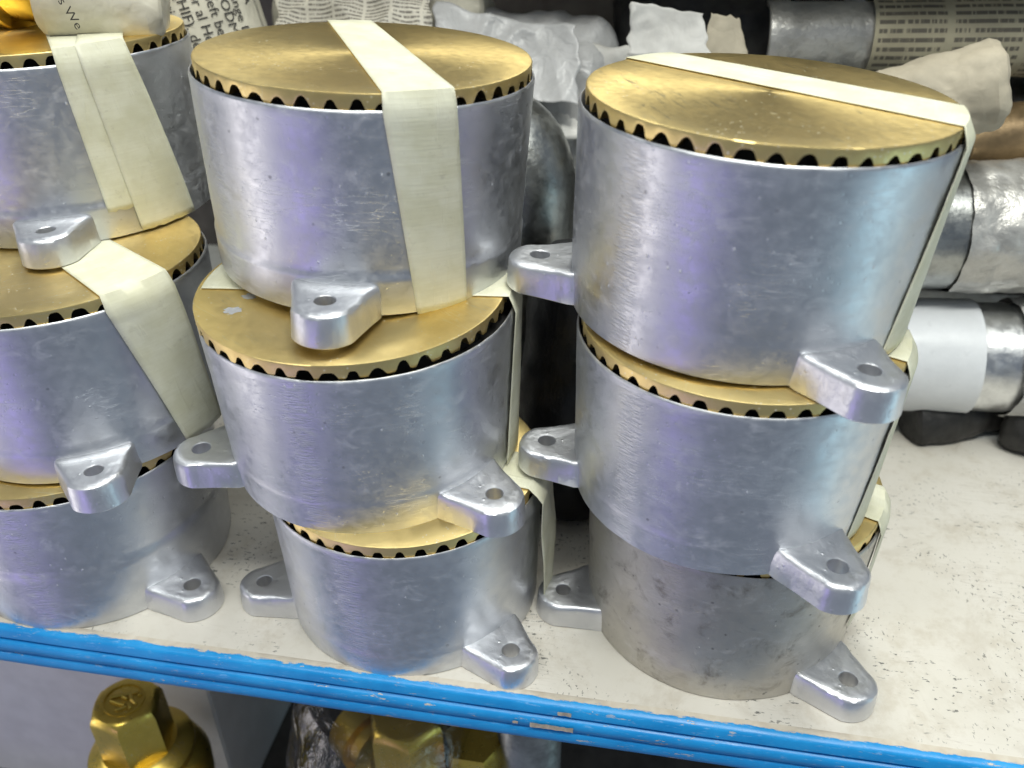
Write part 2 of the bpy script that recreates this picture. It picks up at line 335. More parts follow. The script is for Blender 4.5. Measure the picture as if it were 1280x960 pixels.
def crumple_tube(name, r0, r1, length, mat, amp=2.0, n=56, rows=26, freq=0.05, seed=0.0, caps=True, smooth=True, uvk=None, squash=0.0):
    """paper or film wrapped loosely round a pipe, along local z, with ridged folds"""
    v = []; uv = []
    for i in range(rows):
        t = i / (rows - 1)
        for j in range(n):
            a = 2 * math.pi * j / n; r = r0 + (r1 - r0) * t
            p = Vector((r * math.cos(a), r * math.sin(a), t * length))
            d = 0.0; fq = freq * 0.8
            for o_ in range(2):
                dd, _p = noise.voronoi(p * fq + Vector((seed, seed * 1.7, o_ * 9.1)))
                d += (0.9 - 1.5 * dd[0]) * amp * 1.5 / (2.2 ** o_); fq *= 2.3
            end = min(t, 1 - t); rr = r + d * 0.55
            if caps and end < 0.10: rr *= (0.72 + 0.28 * math.sqrt(end / 0.10))
            v.append((rr * math.cos(a) * (1 + squash), rr * math.sin(a) * (1 - squash), t * length + d * 0.3)); uv.append((t * length / (uvk or 10), a * r / (uvk or 10) ))
    f = grid_faces(rows, n, True)
    if caps:
        f.append(tuple(range(n))[::-1]); f.append(tuple(range((rows - 1) * n, rows * n)))
    return mesh(name, v, f, mat, smooth, uv, 20)
def sheet(name, corners, mat, nu=22, nv=22, amp=3.0, freq=0.05, seed=0.0, curl=0.0, ragged=0.0, thick=0.25):
    """crumpled sheet spanned by four corners (a,b,c,d) given in mm, local"""
    a, b, c, d = [Vector(x) for x in corners]; nrm = (b - a).cross(d - a).normalized(); v = []; uv = []
    for i in range(nv):
        for j in range(nu):
            s_ = j / (nu - 1); t = i / (nv - 1)
            if ragged:
                s_ = s_ + ragged * noise.noise(Vector((t * 5, seed, 3))) * (abs(s_ - 0.5) * 2) ** 3 * 0.5
                t = t + ragged * noise.noise(Vector((s_ * 5, seed, 7))) * (abs(t - 0.5) * 2) ** 3 * 0.5
            p = a.lerp(b, s_).lerp(d.lerp(c, s_), t); q_ = p * freq + Vector((seed, seed, seed))
            h = (1 - abs(noise.noise(q_)) * 3) * amp + (1 - abs(noise.noise(q_ * 2.3)) * 3) * amp * 0.45
            h += curl * ((s_ - 0.5) ** 2 + (t - 0.5) ** 2) * 4
            v.append(p + nrm * h); uv.append((s_, t))
    return mesh(name, v, grid_faces(nv, nu), mat, True, uv, 25)
def solid(o, t):
    md = o.modifiers.new('thickness', 'SOLIDIFY'); md.thickness = t * S; md.offset = 1; return o
def text_mesh(name, body, size, mat, fn, bold=0.0, extrude=0.0):
    """writing as flat outlines, each point carried onto a surface by fn(x, y) -> point (mm)"""
    cu = bpy.data.curves.new(name, 'FONT'); cu.body = body; cu.size = size; cu.resolution_u = 3; cu.offset = bold; cu.extrude = extrude
    to = bpy.data.objects.new(name, cu); COL.objects.link(to)
    dg = bpy.context.evaluated_depsgraph_get(); me = bpy.data.meshes.new_from_object(to.evaluated_get(dg))
    bpy.data.objects.remove(to); bpy.data.curves.remove(cu)
    bm = bmesh.new(); bm.from_mesh(me); bmesh.ops.triangulate(bm, faces=bm.faces)
    for vtx in bm.verts:
        p = fn(vtx.co.x, vtx.co.y, vtx.co.z); vtx.co = Vector(p) * S
    bm.to_mesh(me); bm.free(); me.materials.clear(); me.materials.append(mat); me.name = name; return me

# ------------------------------------------------------------------ the setting
def slab(name, x0, x1, y0, y1, z0, z1, mat, bevel=0.5):
    return obj(name, box(name, (x1 - x0, y1 - y0, z1 - z0), mat, bevel), None, ((x0 + x1) / 2, (y0 + y1) / 2, (z0 + z1) / 2), None, None, None, None, 'structure')
shelf = slab('shelf', -620, 620, 3.2, 385, -18, 0, SHELF)
# moulded blue edging along the front of the shelf
prof = [(5.2, 0.05), (4.9, 0.45), (2.2, 0.55), (0.3, 0.2), (-0.6, -0.9), (-0.9, -4.4), (-0.3, -4.9), (0.9, -5.2), (0.9, -5.9), (-0.9, -6.3), (-1.7, -7.0), (-2.1, -9.2), (-1.6, -11.6), (-0.9, -12.0), (0.5, -12.2), (0.5, -12.9), (-0.8, -13.2), (-1.4, -14.0), (-1.6, -16.8), (-1.1, -18.8), (0.2, -19.6), (3.1, -19.6)]
NX = 260; v = []
for i in range(NX):
    x = -620 + 1240 * i / (NX - 1)
    for (y, z) in prof:
        dy = 0.25 * noise.noise(Vector((x * 0.02, z * 0.1, 1)))
        v.append((x, y + dy * (1 if y < 3 else 0), z + 0.15 * noise.noise(Vector((x * 0.03, y * 0.1, 5))) * (0 if y > 4.95 else 1)))
edge = obj('shelf_edging', mesh('shelf_edging', v, grid_faces(NX, len(prof)), BLUE, True, None, 50), None, (0, 0, 0), None, None, None, None, 'structure')
def chip(x0, x1, z0, z1, y, seed):
    v = []; n_ = 14
    for i in range(n_):
        x = x0 + (x1 - x0) * i / (n_ - 1)
        for z in (z0, z1): v.append((x, y - 0.0, z + 0.5 * noise.noise(Vector((x * 0.5, z, seed)))))
    obj('paint_chip', mesh('paint_chip', v, grid_faces(n_, 2), CHIP), edge)
chip(27.0, 43.0, -8.2, -10.6, -2.5, 1.0); chip(20.5, 22.5, -8.4, -9.8, -2.45, 2.0); chip(37, 42, -1.6, -3.6, -1.25, 3.0)
slab('back_panel', -620, 620, 386, 396, -300, 340, BOARD)
slab('added_shade_shelf', -620, 620, 212, 385, 262, 280, SHELF)  # out of view, added and placed to shade the back of the shelf
slab('lower_shelf', -620, 620, 8, 385, -268, -250, BOARD)

# ------------------------------------------------------------------ floor cleanout pots
H = 63.87; TAPER = 0.0393; RT = 55.0
def brad(z): return RT * (1 - TAPER * (1 - z / H))
def body_mesh(name, mat, seed, step, st=0.205):
    n = 160; rows = []
    zs = [0.0, 0.5] + [H * t for t in (0.05, 0.10, 0.15)]
    prof = [(brad(0) - 0.5, 0.0), (brad(0) + 0.15, 0.45)]
    for t in (0.3, 0.6, 0.88): prof.append((brad(H * t * st) + step, H * t * st))
    prof += [(brad(H * st) + step, H * st), (brad(H * (st + .01)), H * (st + .01))]
    for i in range(10): t = st + 0.05 + (0.90 - st) * i / 9; prof.append((brad(H * t), H * t))
    prof += [(RT, H - 0.9), (RT - 0.15, H - 0.35), (RT - 0.5, H), (54.3, H), (54.0, H - 0.4), (53.9, H - 9), (8, H - 9)]
    v = []; uv = []; N = n + 1
    for k_, (r, z) in enumerate(prof):
        for j in range(N):
            a = -math.pi + 2 * math.pi * j / n
            q_ = Vector((math.cos(a), math.sin(a), z * 0.02 + seed))
            w_ = 0.24 * noise.noise(q_ * 2.0) + 0.13 * noise.noise(Vector((q_.x, q_.y, z * 0.05)) * 5.0)
            zz = z
            if 4 < k_ < 7: zz += 0.9 * noise.noise(q_ * 1.5) + 0.25 * noise.noise(q_ * 9)
            if k_ >= len(prof) - 7: w_ *= 0.4; zz += 0.12 * noise.noise(q_ * 7) if k_ < len(prof) - 2 else 0
            v.append(((r + w_) * math.cos(a), (r + w_) * math.sin(a), zz)); uv.append((a * RT / 100, z / 100 if k_ < len(prof) - 4 else (z + 60 - r) / 100))
    f = grid_faces(len(prof), N); 
    f.append(tuple(range(n))[::-1])
    me = mesh(name, v, f, mat, True, uv, 38)
    bm = bmesh.new(); bm.from_mesh(me); bmesh.ops.remove_doubles(bm, verts=bm.verts, dist=1e-7); bm.to_mesh(me); bm.free(); return me
def lug_mesh(seed):
    rng = random.Random(seed); n = 60; hc = 64.3 + rng.uniform(-0.5, 0.5); hr = rng.uniform(3.0, 3.5); rt = 10.4; t = 10.8
    half = [(hc + rt * math.cos(R(a)), rt * math.sin(R(a))) for a in range(0, 66, 6)]
    p0 = Vector(half[-1]); p1 = Vector((57.5, 12.0)); p2 = Vector((50.5, 14.6))
    for i in range(1, 9):
        q_ = i / 8; p = p0.lerp(p1, q_).lerp(p1.lerp(p2, q_), q_); half.append((p.x, p.y))
    half.append((50.0, 0.0))
    def dist(a):
        d = Vector((math.cos(a), abs(math.sin(a)))); o = Vector((hc, 0)); best = 30
        for (x0, y0), (x1, y1) in zip(half, half[1:]):
            e = Vector((x1 - x0, y1 - y0)); den = d.x * e.y - d.y * e.x
            if abs(den) < 1e-9: continue
            w_ = Vector((x0, y0)) - o; tt = (w_.x * e.y - w_.y * e.x) / den; uu = (w_.x * d.y - w_.y * d.x) / den
            if tt > 0 and -1e-6 <= uu <= 1 + 1e-6: best = min(best, tt)
        return best
    D = [dist(2 * math.pi * (j + 0.5) / n) for j in range(n)]
    rings = [(hr, 0.0, 1), (hr, t - 0.3, 1), (hr + 0.2, t - 0.05, 1), (hr + 0.5, t, 1), (0.45, t, 2), (0.7, t, 2), ('o', t, -2.3), ('o', t - 0.25, -1.3), ('o', t - 0.9, -0.45), ('o', t - 2.0, -0.05), ('o', t * 0.5, 0.15), ('o', 0.4, 0.45), ('o', 0.0, 0.1)]
    v = []
    for rr, z, off in rings:
        for j in range(n):
            a = 2 * math.pi * (j + 0.5) / n
            d = rr if off == 1 else (hr + (D[j] - 2.3 - hr) * rr if off == 2 else D[j] + off)
            x = hc + d * math.cos(a); y = d * math.sin(a); z2 = z
            if off != 1 and z > 1:
                z2 += 0.014 * max(0, 57.0 - x) ** 2 + 0.30 * noise.noise(Vector((x * 0.10, y * 0.10, seed * 3.1))) + 0.18 * noise.noise(Vector((x * 0.45, y * 0.45, seed * 2.1)))
                q_ = 0.45 * noise.noise(Vector((x * 0.13, y * 0.13, seed + z * 0.1))) + 0.15 * noise.noise(Vector((x * 0.5, y * 0.5, seed))); x += q_; y += q_
            v.append((x, y, z2 + 0.05))
    nr = len(rings); f = grid_faces(nr, n, True)
    for j in range(n): f.append((j, (j + 1) % n, (nr - 1) * n + (j + 1) % n, (nr - 1) * n + j))
    return mesh('lug', v, f, LUGM, True, None, 33)
def cover_mesh(seed):
    rng = random.Random(seed); teeth = 45; per = 12; n = teeth * per; rc = 53.6
    amp = [rng.uniform(0.66, 1.04) for _ in range(teeth)]; ww = [rng.uniform(0.26, 0.41) for _ in range(teeth)]; ctr = [rng.uniform(0.46, 0.54) for _ in range(teeth)]; pw = [rng.choice((2.0, 2.6, 4.0)) for _ in range(teeth)]
    def low(j):
        k_ = j // per; u = abs((j % per) / per - ctr[k_])
        return -0.9 + 0.25 * noise.noise(Vector((j * 0.13, seed, 1))) + (3.5 * amp[k_] * (1 - (u / ww[k_]) ** pw[k_]) if u < ww[k_] else 0)
    rings = [(12, 4.0), (28, 4.0), (44, 4.0), (rc - 0.7, 3.98), (rc - 0.22, 3.85), (rc, 3.5), (rc, 'l'), (rc - 3.6, 'l'), (rc - 3.6, 2.9)]
    v = []
    for r, z in rings:
        for j in range(n):
            a = 2 * math.pi * j / n; zz = low(j) if z == 'l' else z
            if r < rc - 0.2 and z != 'l': zz += 0.10 * noise.noise(Vector((r * math.cos(a) * 0.05, r * math.sin(a) * 0.05, seed)))
            v.append((r * math.cos(a), r * math.sin(a), zz))
    f = [tuple(range(n))] + grid_faces(len(rings), n, True)
    f.append(tuple(range((len(rings) - 1) * n, len(rings) * n)))
    return mesh('cover', v, f, BRASS, True, None, 40)
def shade_ring_mesh():
    return lathe('shade_ring', [(53.4, -8.5), (53.4, -4.0), (48.6, -3.6), (48.6, 2.7)], GAP_SHADE, 64, True, True)  # added black ring, paints the shadow seen through the cover notches
BODY = [body_mesh('body', ALU, s_, st) for s_, st in ((1.0, 0.35), (4.0, 0.45), (8.0, 0.12))] + [body_mesh('body', ALU, 14.0, 0.4, 0.46), body_mesh('body', ALU, 17.0, 0.10, 0.17)]
BODY_DULL = body_mesh('body', ALU_DULL, 11.0, 0.05)
LUGS = [lug_mesh(s_) for s_ in (0, 3, 6, 9, 12, 15, 18)]; COVERS = [cover_mesh(s_) for s_ in (1, 2, 3, 4, 5)]; SHADE_RING = shade_ring_mesh()

def tape_mesh(back, front, bottom, zend, so=(0, 0), backdrop=0.0, flat=False, seed=0.0, lift=0.35, wav=0.35, tilt=0.0, up=0.5):
    """strip of tape: back = two disc points (left, right edge), front / bottom = edge angles where it leaves the disc / ends on the side"""
    NC = 13; edges = []
    rd = 53.7
    P = []
    for e in (0, 1):
        pts = []; b = Vector(back[e]); fa = R(front[e]); fr = Vector((rd * math.cos(fa), rd * math.sin(fa)))
        pts.append((b, fr))
        P.append((b, fr, front[e], bottom[e]))
    rows = []
    if backdrop:
        for zz in (H + 4 - backdrop, H + 1): rows.append(('bd', zz))
    for i in range(12): rows.append(('d', i / 11))
    rows.append(('r', 0.45)); rows.append(('r', 1.0))
    NS = 20
    for i in range(1, NS + 1): rows.append(('s', i / NS))
    v = []; uv = []; dist_ = 0.0; last = None
    for kind, t in rows:
        row = []
        for c in range(NC):
            s_ = c / (NC - 1)
            b = P[0][0].lerp(P[1][0], s_); fa = P[0][2] + (P[1][2] - P[0][2]) * s_; ba = P[0][3] + (P[1][3] - P[0][3]) * s_
            f_ = Vector((rd * math.cos(R(fa)), rd * math.sin(R(fa))))
            if flat: f_ = P[0][1].lerp(P[1][1], s_) * (1.0 + 0.012)
            if b.length > 50: b = b.normalized() * 53.4
            if kind == 'bd':
                d = b.normalized() * 55.9; p = Vector((d.x, d.y, t))
            elif kind == 'd':
                q_ = b.lerp(f_, t); p = Vector((q_.x, q_.y, H + 4.0 + up + lift + 0.12 * noise.noise(Vector((q_.x * .12, q_.y * .12, seed)))))
            else:
                ztop = H + 3.6 + up; zr = H - 0.6
                if kind == 'r': z = ztop + (zr - ztop) * t; aa = fa; st = t
                else: z = zr + (zend - zr) * t; aa = fa + (ba - fa) * t; st = 1 + t
                if kind == 's' and t == 1.0: z += 0.9 * noise.noise(Vector((c * 0.9, seed, 2))) + 0.5
                zc = min(z, H); base = brad(max(zc, 0)) + lift if kind == 's' or t > 0.9 else rd + 0.4 + (RT + lift - rd - 0.4) * t
                o_ = so[0] + (so[1] - so[0]) * (t if kind == 's' else 0)
                o_ += tilt * s_
                if kind == 'r': o_ *= t
                rr = base + o_ + wav * max(0, 0.3 + noise.noise(Vector((aa * 0.09, z * 0.03, seed))))
                p = Vector((rr * math.cos(R(aa)), rr * math.sin(R(aa)), z))
            row.append(p)
        if flat and kind in 'rs':
            a_, b_ = row[0].copy(), row[-1].copy()
            mid = row[NC // 2]; chord = a_.lerp(b_, 0.5); push = (Vector((mid.x, mid.y, 0)).length - Vector((chord.x, chord.y, 0)).length)
            dirn = Vector((chord.x, chord.y, 0)).normalized() * push
            row = [a_.lerp(b_, c / (NC - 1)) + dirn for c in range(NC)]
        if last is not None: dist_ += (row[NC // 2] - last).length
        last = row[NC // 2]
        v += row; uv += [(c / (NC - 1) * 0.21, dist_ / 100) for c in range(NC)]
    return mesh('tape', v, grid_faces(len(rows), NC), TAPE, True, uv, 60)

POTS = {
 'L1': ((-174.5, 55.0, 0.0), (0.0, 0.0), 1.00), 'L2': ((-164.9, 63.9, 68.6), (-0.018, 0.002), 1.009), 'L3': ((-185.0, 116.2, 137.3), (-0.016, 0.012), 1.012),
 'M1': ((-30.5, 53.8, 0.0), (0.0, 0.0), 0.965), 'M2': ((-44.1, 60.4, 67.0), (0.006, -0.034), 1.007), 'M3': ((-46.8, 86.0, 137.2), (0.055, 0.004), 1.035),
 'R1': ((94.2, 64.6, 0.0), (0.0, 0.0), 0.983), 'R2': ((86.5, 58.1, 67.6), (0.012, -0.008), 0.974), 'R3': ((83.9, 66.7, 134.6), (0.040, -0.004), 1.010)}
LUGANG = {'L1': -27, 'L2': -57.7, 'L3': -66.7, 'M1': -40, 'M2': -33.6, 'M3': -85, 'R1': -44.4, 'R2': -56.7, 'R3': -58.8}
BAND = {'L1': -80, 'L2': -110, 'L3': -95, 'M1': -98, 'M2': -93, 'M3': -128, 'R1': -112, 'R2': -127, 'R3': -130}
LABEL = {
 'L1': 'bottom aluminium cleanout pot of the left stack, standing on the white shelf',
 'L2': 'middle aluminium cleanout pot of the left stack, wide tape folded over its right side',
 'L3': 'top aluminium cleanout pot of the left stack, two overlapping tape strips down its side',
 'M1': 'smallest aluminium cleanout pot at the bottom of the middle stack, on the shelf',
 'M2': 'middle pot of the middle stack, white smudges on its half visible brass cover',
 'M3': 'top pot of the middle stack, tape across its brass cover and down the front',
 'R1': 'dull stained grey cleanout pot at the bottom of the right stack',
 'R2': 'middle aluminium cleanout pot of the right stack, only a crescent of brass showing',
 'R3': 'large bright top pot of the right stack, tape crossing its brass cover lengthwise'}
TAPES = {
 'M3': [dict(back=((-30.3, 46.7), (-14.5, 52.0)), front=(-67.5, -45), bottom=(-57.6, -38), zend=-0.6, seed=1, backdrop=8)],
 'R3': [dict(back=((-43.1, 31.5), (-29.0, 45.0)), front=(-27, -1.5), bottom=(-39, -15), zend=2.0, so=(0.6, 0.0), tilt=1.4, seed=2, wav=0.12, backdrop=8)],
 'M2': [dict(back=((-51.5, -13.0), (-52.4, 7.0)), front=(-3.0, 17), bottom=(-9, 11), zend=1.0, so=(0.6, 0.6), tilt=1.5, seed=3, up=1.0, backdrop=8)],
 'M1': [dict(back=((-50, 0), (-50, 20)), front=(-15, 8), bottom=(-10, 13), zend=3.0, so=(3.0, 5.5), seed=4, wav=2.2)],
 'L2': [dict(back=((-30, 18), (-18, 35)), front=(-39.5, -12), bottom=(-22.5, -1), zend=0.2, so=(0.6, 0.4), seed=5, wav=0.9)],
 'L3': [dict(back=((-20, 30), (-5, 40)), front=(-50, -32), bottom=(-46, -29), zend=10, seed=6),
        dict(back=((0, 30), (15, 35)), front=(-42, -23.5), bottom=(-34.7, -7), zend=0.3, seed=7, lift=0.8, wav=0.5)],
 'R2': [dict(back=((-45, 20), (-40, 35)), front=(-25, -1.5), bottom=(-37, -13), zend=1.0, so=(0.6, 0.0), tilt=1.2, seed=8, wav=0.12)],
 'R1': [dict(back=((-45, 20), (-40, 35)), front=(-27, -4), bottom=(-33, -11), zend=20.0, so=(0.5, 0.0), tilt=1.0, seed=9, wav=0.4)]}
for i, k_ in enumerate(POTS):
    (x, y, z), (tx, ty), s_ = POTS[k_]
    root = thing('cleanout_pot', (0, 0, 0), LABEL[k_], 'floor cleanout', 'stacked cleanout pots')
    N = Vector((tx, ty, 1)).normalized(); u = Vector((1, 0, -tx)).normalized(); w_ = N.cross(u)
    mt = Matrix((u, w_, N)).transposed().to_4x4() @ Matrix.Scale(s_, 4); mt.translation = Vector((x, y, z)) * S
    root.matrix_world = mt
    b = obj('body', BODY_DULL if k_ == 'R1' else BODY[{'L1': 3, 'L2': 0, 'L3': 0, 'M3': 1, 'M1': 4, 'R2': 4}.get(k_, 2)], root, (0, 0, 0), (0, 0, R(BAND[k_])))
    for j in range(2 if k_ == 'M3' else 3): obj('lug', LUGS[(i * 3 + j) % 7], root, (0, 0, 0), (0, 0, R(LUGANG[k_] - 120 * j)))
    cs = {'M2': (-1.7, -0.2, 1.0), 'M3': (0.3, 0, 0.5), 'R3': (0.4, 0.2, 0.5)}.get(k_, (0.2, -0.3, 0.3))
    obj('cover', COVERS[i % 5], root, (cs[0], cs[1], H + cs[2]), (0, 0, R(37 * i)))
    obj('shade_ring', SHADE_RING, root, (0, 0, H))
    if k_ == 'M2':
        for (sx, sy, sr) in ((-34.8, -25.5, 3.0), (-33.6, -15.5, 2.6)):
            v = [(sx, sy, 4.06)]; n_ = 26
            for jj in range(n_):
                a = 2 * math.pi * jj / n_; rr = sr * (0.75 + 0.55 * noise.noise(Vector((math.cos(a) * 2.2, math.sin(a) * 2.2, sx))))
                v.append((sx + rr * 1.25 * math.cos(a), sy + rr * math.sin(a), 4.06))
            obj('paint_smudge', mesh('paint_smudge', v, [(0, jj + 1, (jj + 1) % n_ + 1) for jj in range(n_)], SMUDGE), root, (-0.0, 0, H + 1.0))
    for td in TAPES.get(k_, []): solid(obj('tape', tape_mesh(**td), root), 0.22)

# ------------------------------------------------------------------ things at the back of the shelf
def pipe(parent, name, p0, p1, r, mat, wall=3.0, n=56, jitter=0.0, lip=0.0):
    d = Vector(p1) - Vector(p0); L = d.length
    pr = [(r - wall, 12), (r - wall, 0.6), (r - wall + 0.5, 0), (r - 0.6, 0), (r, 0.7)]
    if lip: pr += [(r, 10), (r - lip, 11.5)]
    pr += [(r - lip, L * 0.33), (r - lip, L * 0.66), (r - lip, L - 0.7), (r - lip - 0.6, L)]
    me = lathe(name, pr, mat, n, True, True, jitter)
    o = obj(name, me, parent, p0, align(d)); return o
# lower right pipe
t = thing('steel_pipe', (0, 0, 0), 'shiny steel pipe with a white tape band at right, lower of two', 'pipe', 'pipes at the back')
pipe(t, 'tube', (178, 212, 40.2), (330, 216, 46), 28, STEEL)
d = Vector((158, 4, 6)).normalized()
obj('tape_band', crumple_tube('tape_band', 29.2, 29.6, 36, WHITETAPE, 0.5, 64, 10, 0.03, 2.0, False), t, Vector((184, 212.3, 40.5)), align(d))
obj('end_wrap', crumple_tube('end_wrap', 30.5, 31.5, 80, WHITEPAPER, 2.0, 100, 50, 0.09, 4.0, False), t, Vector((238, 213.7, 42.5)), align(d))
# upper right pipe
t = thing('foil_wrapped_pipe', (0, 0, 0), 'grey pipe wrapped in crumpled silver foil at right, upper of two', 'pipe', 'pipes at the back')
pipe(t, 'tube', (176, 222, 106), (330, 232, 112), 30, STEEL_DARK, 6)
d = Vector((154, 10, 6)).normalized()
obj('foil_wrap', crumple_tube('foil_wrap', 31.2, 31.6, 130, FOIL, 1.8, 100, 70, 0.10, 7.0, False), t, Vector((176, 222, 106)) + d * 22, align(d))
# brown tube behind
t = thing('brown_pipe', (0, 0, 0), 'brown metal tube end at the right edge above the foil pipe', 'pipe', 'pipes at the back')
pipe(t, 'tube', (205, 262, 138), (330, 275, 150), 17, BROWNM)
# cream wrapped end cap
t = thing('paper_wrapped_fitting', (0, 0, 0), 'cream paper covered fitting with rounded end behind the right stack', 'fitting', 'wrapped fittings')
d = Vector((62, -4, 16))
obj('wrapping', crumple_tube('wrapping', 15, 19, 54, CREAMPAPER, 2.4, 80, 40, 0.08, 3.0), t, (148, 214, 164), align(d))
# long pipe with newspaper sleeve
t = thing('newspaper_sleeved_pipe', (0, 0, 0), 'steel pipe in a sleeve of printed newspaper, at the top right', 'pipe', 'pipes at the back')
pipe(t, 'tube', (104, 275, 183), (340, 290, 186), 17.5, FOIL, 3, 56, 0.0, 0.8)
d = Vector((236, 15, 3)).normalized()
obj('newspaper_sleeve', crumple_tube('newspaper_sleeve', 18.6, 19.0, 175, NEWS_LINES, 0.5, 64, 40, 0.04, 5.0, False, True, 4.2), t, Vector((104, 275, 183)) + d * 49, align(d))
t = thing('pale_pipe', (0, 0, 0), 'pale grey pipe lying highest at the top right corner', 'pipe', 'pipes at the back')
pipe(t, 'tube', (150, 318, 203), (350, 322, 205), 17, CARDW)
t = thing('steel_pipe', (0, 0, 0), 'dark grey pipe under the newspaper sleeved pipe, mostly hidden', 'pipe', 'pipes at the back')
pipe(t, 'tube', (60, 300, 140), (330, 318, 138), 24, STEEL_DARK)
# torn paper, olive scrap
o = obj('torn_paper', sheet('torn_paper', ((0, 0, 0), (38, 0, -1), (33, 9, 17), (0, 6, 22)), WHITEPAPER, 26, 20, 1.2, 0.05, 2.0, 0, 0.14), None, (38, 222, 183), None, 'torn white paper scrap standing up behind the two front stacks', 'paper'); solid(o, 0.3)
o = obj('paper_scrap', sheet('paper_scrap', ((0, 0, 0), (22, 3, 0), (16, 10, 16), (3, 9, 18)), CREAMPAPER, 14, 14, 1.0, 0.06, 5.0, 0, 0.14), None, (72, 232, 181), None, 'small olive paper scrap right of the torn white paper', 'paper'); solid(o, 0.3)
# big grey plastic bundle
t = thing('plastic_wrapped_bundle', (0, 0, 0), 'large grey plastic wrapped bundle behind the middle stack', 'bundle')
obj('wrapping', crumple_tube('wrapping', 42, 44, 120, GREYWRAP, 6.0, 110, 60, 0.05, 12.0), t, (-92, 268, 152), align((116, 6, -6)))
t = thing('plastic_wrapped_bundle', (0, 0, 0), 'dark grey wrapped bundle between the two front stacks at the top', 'bundle')
obj('wrapping', crumple_tube('wrapping', 30, 32, 92, DEBRIS, 4.0, 60, 36, 0.04, 16.0), t, (26, 300, 178), align((90, 6, 2)))
# elbow between the stacks
t = thing('pipe_elbow', (0, 0, 0), 'dull grey metal pipe elbow standing between the two front stacks', 'pipe fitting')
pts = [(-5, 166, 0.2), (-5, 166, 70), (-5, 166, 120), (-5, 166, 140)]
for a in range(1, 9):
    an = R(90 * a / 8); pts.append((-5 - 14 * (1 - math.cos(an)), 166 + 5 * a / 8, 140 + 14 * math.sin(an)))
pts += [(-32, 176, 154), (-52, 190, 154)]
v = []; n = 44
for i, p in enumerate(pts):
    a_ = Vector(pts[max(i - 1, 0)]); b_ = Vector(pts[min(i + 1, len(pts) - 1)]); d = (b_ - a_).normalized(); sd = Vector((0, 1, 0)); ot = d.cross(sd)
    for j in range(n):
        an = 2 * math.pi * j / n; v.append(Vector(p) + (sd * math.cos(an) + ot * math.sin(an)) * 26)
obj('elbow_tube', mesh('elbow_tube', v, grid_faces(len(pts), n, True) + [tuple(range(n)), tuple(range((len(pts) - 1) * n, len(pts) * n))], STEEL_DARK), t)
obj('collar', lathe('collar', [(26.4, 0), (28, 0.6), (28, 15), (27.6, 15.6), (26.2, 16)], STEEL_DARK, 56, False, False), t, (-5, 166, 96))
o = obj('paper_wrap', sheet('paper_wrap', ((0, 0, 0), (70, 0, 4), (70, 26, 40), (0, 30, 44)), WHITEPAPER, 26, 20, 2.4, 0.05, 3.0, 0, 0.3), None, (-20, 224, 140), None, 'pale paper lying behind the grey pipe elbow', 'paper'); solid(o, 0.4)
# newspaper wrapped roll with readable lines
AX0 = Vector((-155, 210, 118)); AX1 = Vector((-187, 218, 244)); RR = 34.0
t = thing('newspaper_wrapped_pipe', (0, 0, 0), 'upright pipe wrapped in printed newspaper behind the left and middle stacks', 'wrapped pipe', 'wrapped fittings')
ax = (AX1 - AX0).normalized(); toc = Vector((56, -202, 264)) - AX0.lerp(AX1, 0.6); toc = (toc - ax * toc.dot(ax)).normalized(); rt_ = toc.cross(ax) * -1
Lr = (AX1 - AX0).length
def roll_pt(s_, arc, r):            # s_ down from the top, arc to the right of the line facing outward
    a = arc / r; return AX1 - ax * s_ + (toc * math.cos(a) + rt_ * math.sin(a)) * r
v = []; uv = []
for i in range(40):
    for j in range(72):
        a = 2 * math.pi * j / 72; s_ = Lr * i / 39; p = roll_pt(s_, a * RR, RR); e = (p - AX1) * 0.03
        p = p + (p - (AX1 - ax * s_)).normalized() * (0.35 * noise.noise(e * 2.0)); v.append(p); uv.append((a, s_ / 10))
obj('newspaper', mesh('newspaper', v, grid_faces(40, 72, True) + [tuple(range(72)), tuple(range(39 * 72, 40 * 72))], NEWS, True, uv), t)
LINES = [('sought for. Howeve', -22.5), ('the County Health Co', -16.2), ('through stationary ste', -9.9), ('fund scheme (HIF), descr', -3.6), ('ance for al Health', 2.7), ('residents left behind', 9.0), ('programme (ODM) be', 15.3), ('of the change Dem', 21.6)]
for body, arc in LINES:
    def fn(x, y, z, arc=arc): return roll_pt(x, arc + y, RR + 0.55)
    me = text_mesh('print_line', body, 6.6, INK, fn)
    wd = max((AX1 - (Vector(vv.co) / S)).dot(ax) for vv in me.vertices)
    sh = 72 - wd + (hash(body) % 3)          # every line ends near the torn lower edge
    for vv in me.vertices: vv.co -= ax * (72 - wd) * S
    obj('print_line', me, t)
def fn(x, y, z): return roll_pt(26 + x, 29.5 + y, RR + 0.55)
obj('print_line', text_mesh('print_line', 'KATARA', 6.4, INK, fn, 0.12), t)
for arc in (37.5, 38.8):
    v = [roll_pt(s_, arc + e, RR + 0.5) for s_ in range(20, 66, 3) for e in (0, 0.35)]
    obj('print_rule', mesh('print_rule', v, grid_faces(len(v) // 2, 2), INK), t)
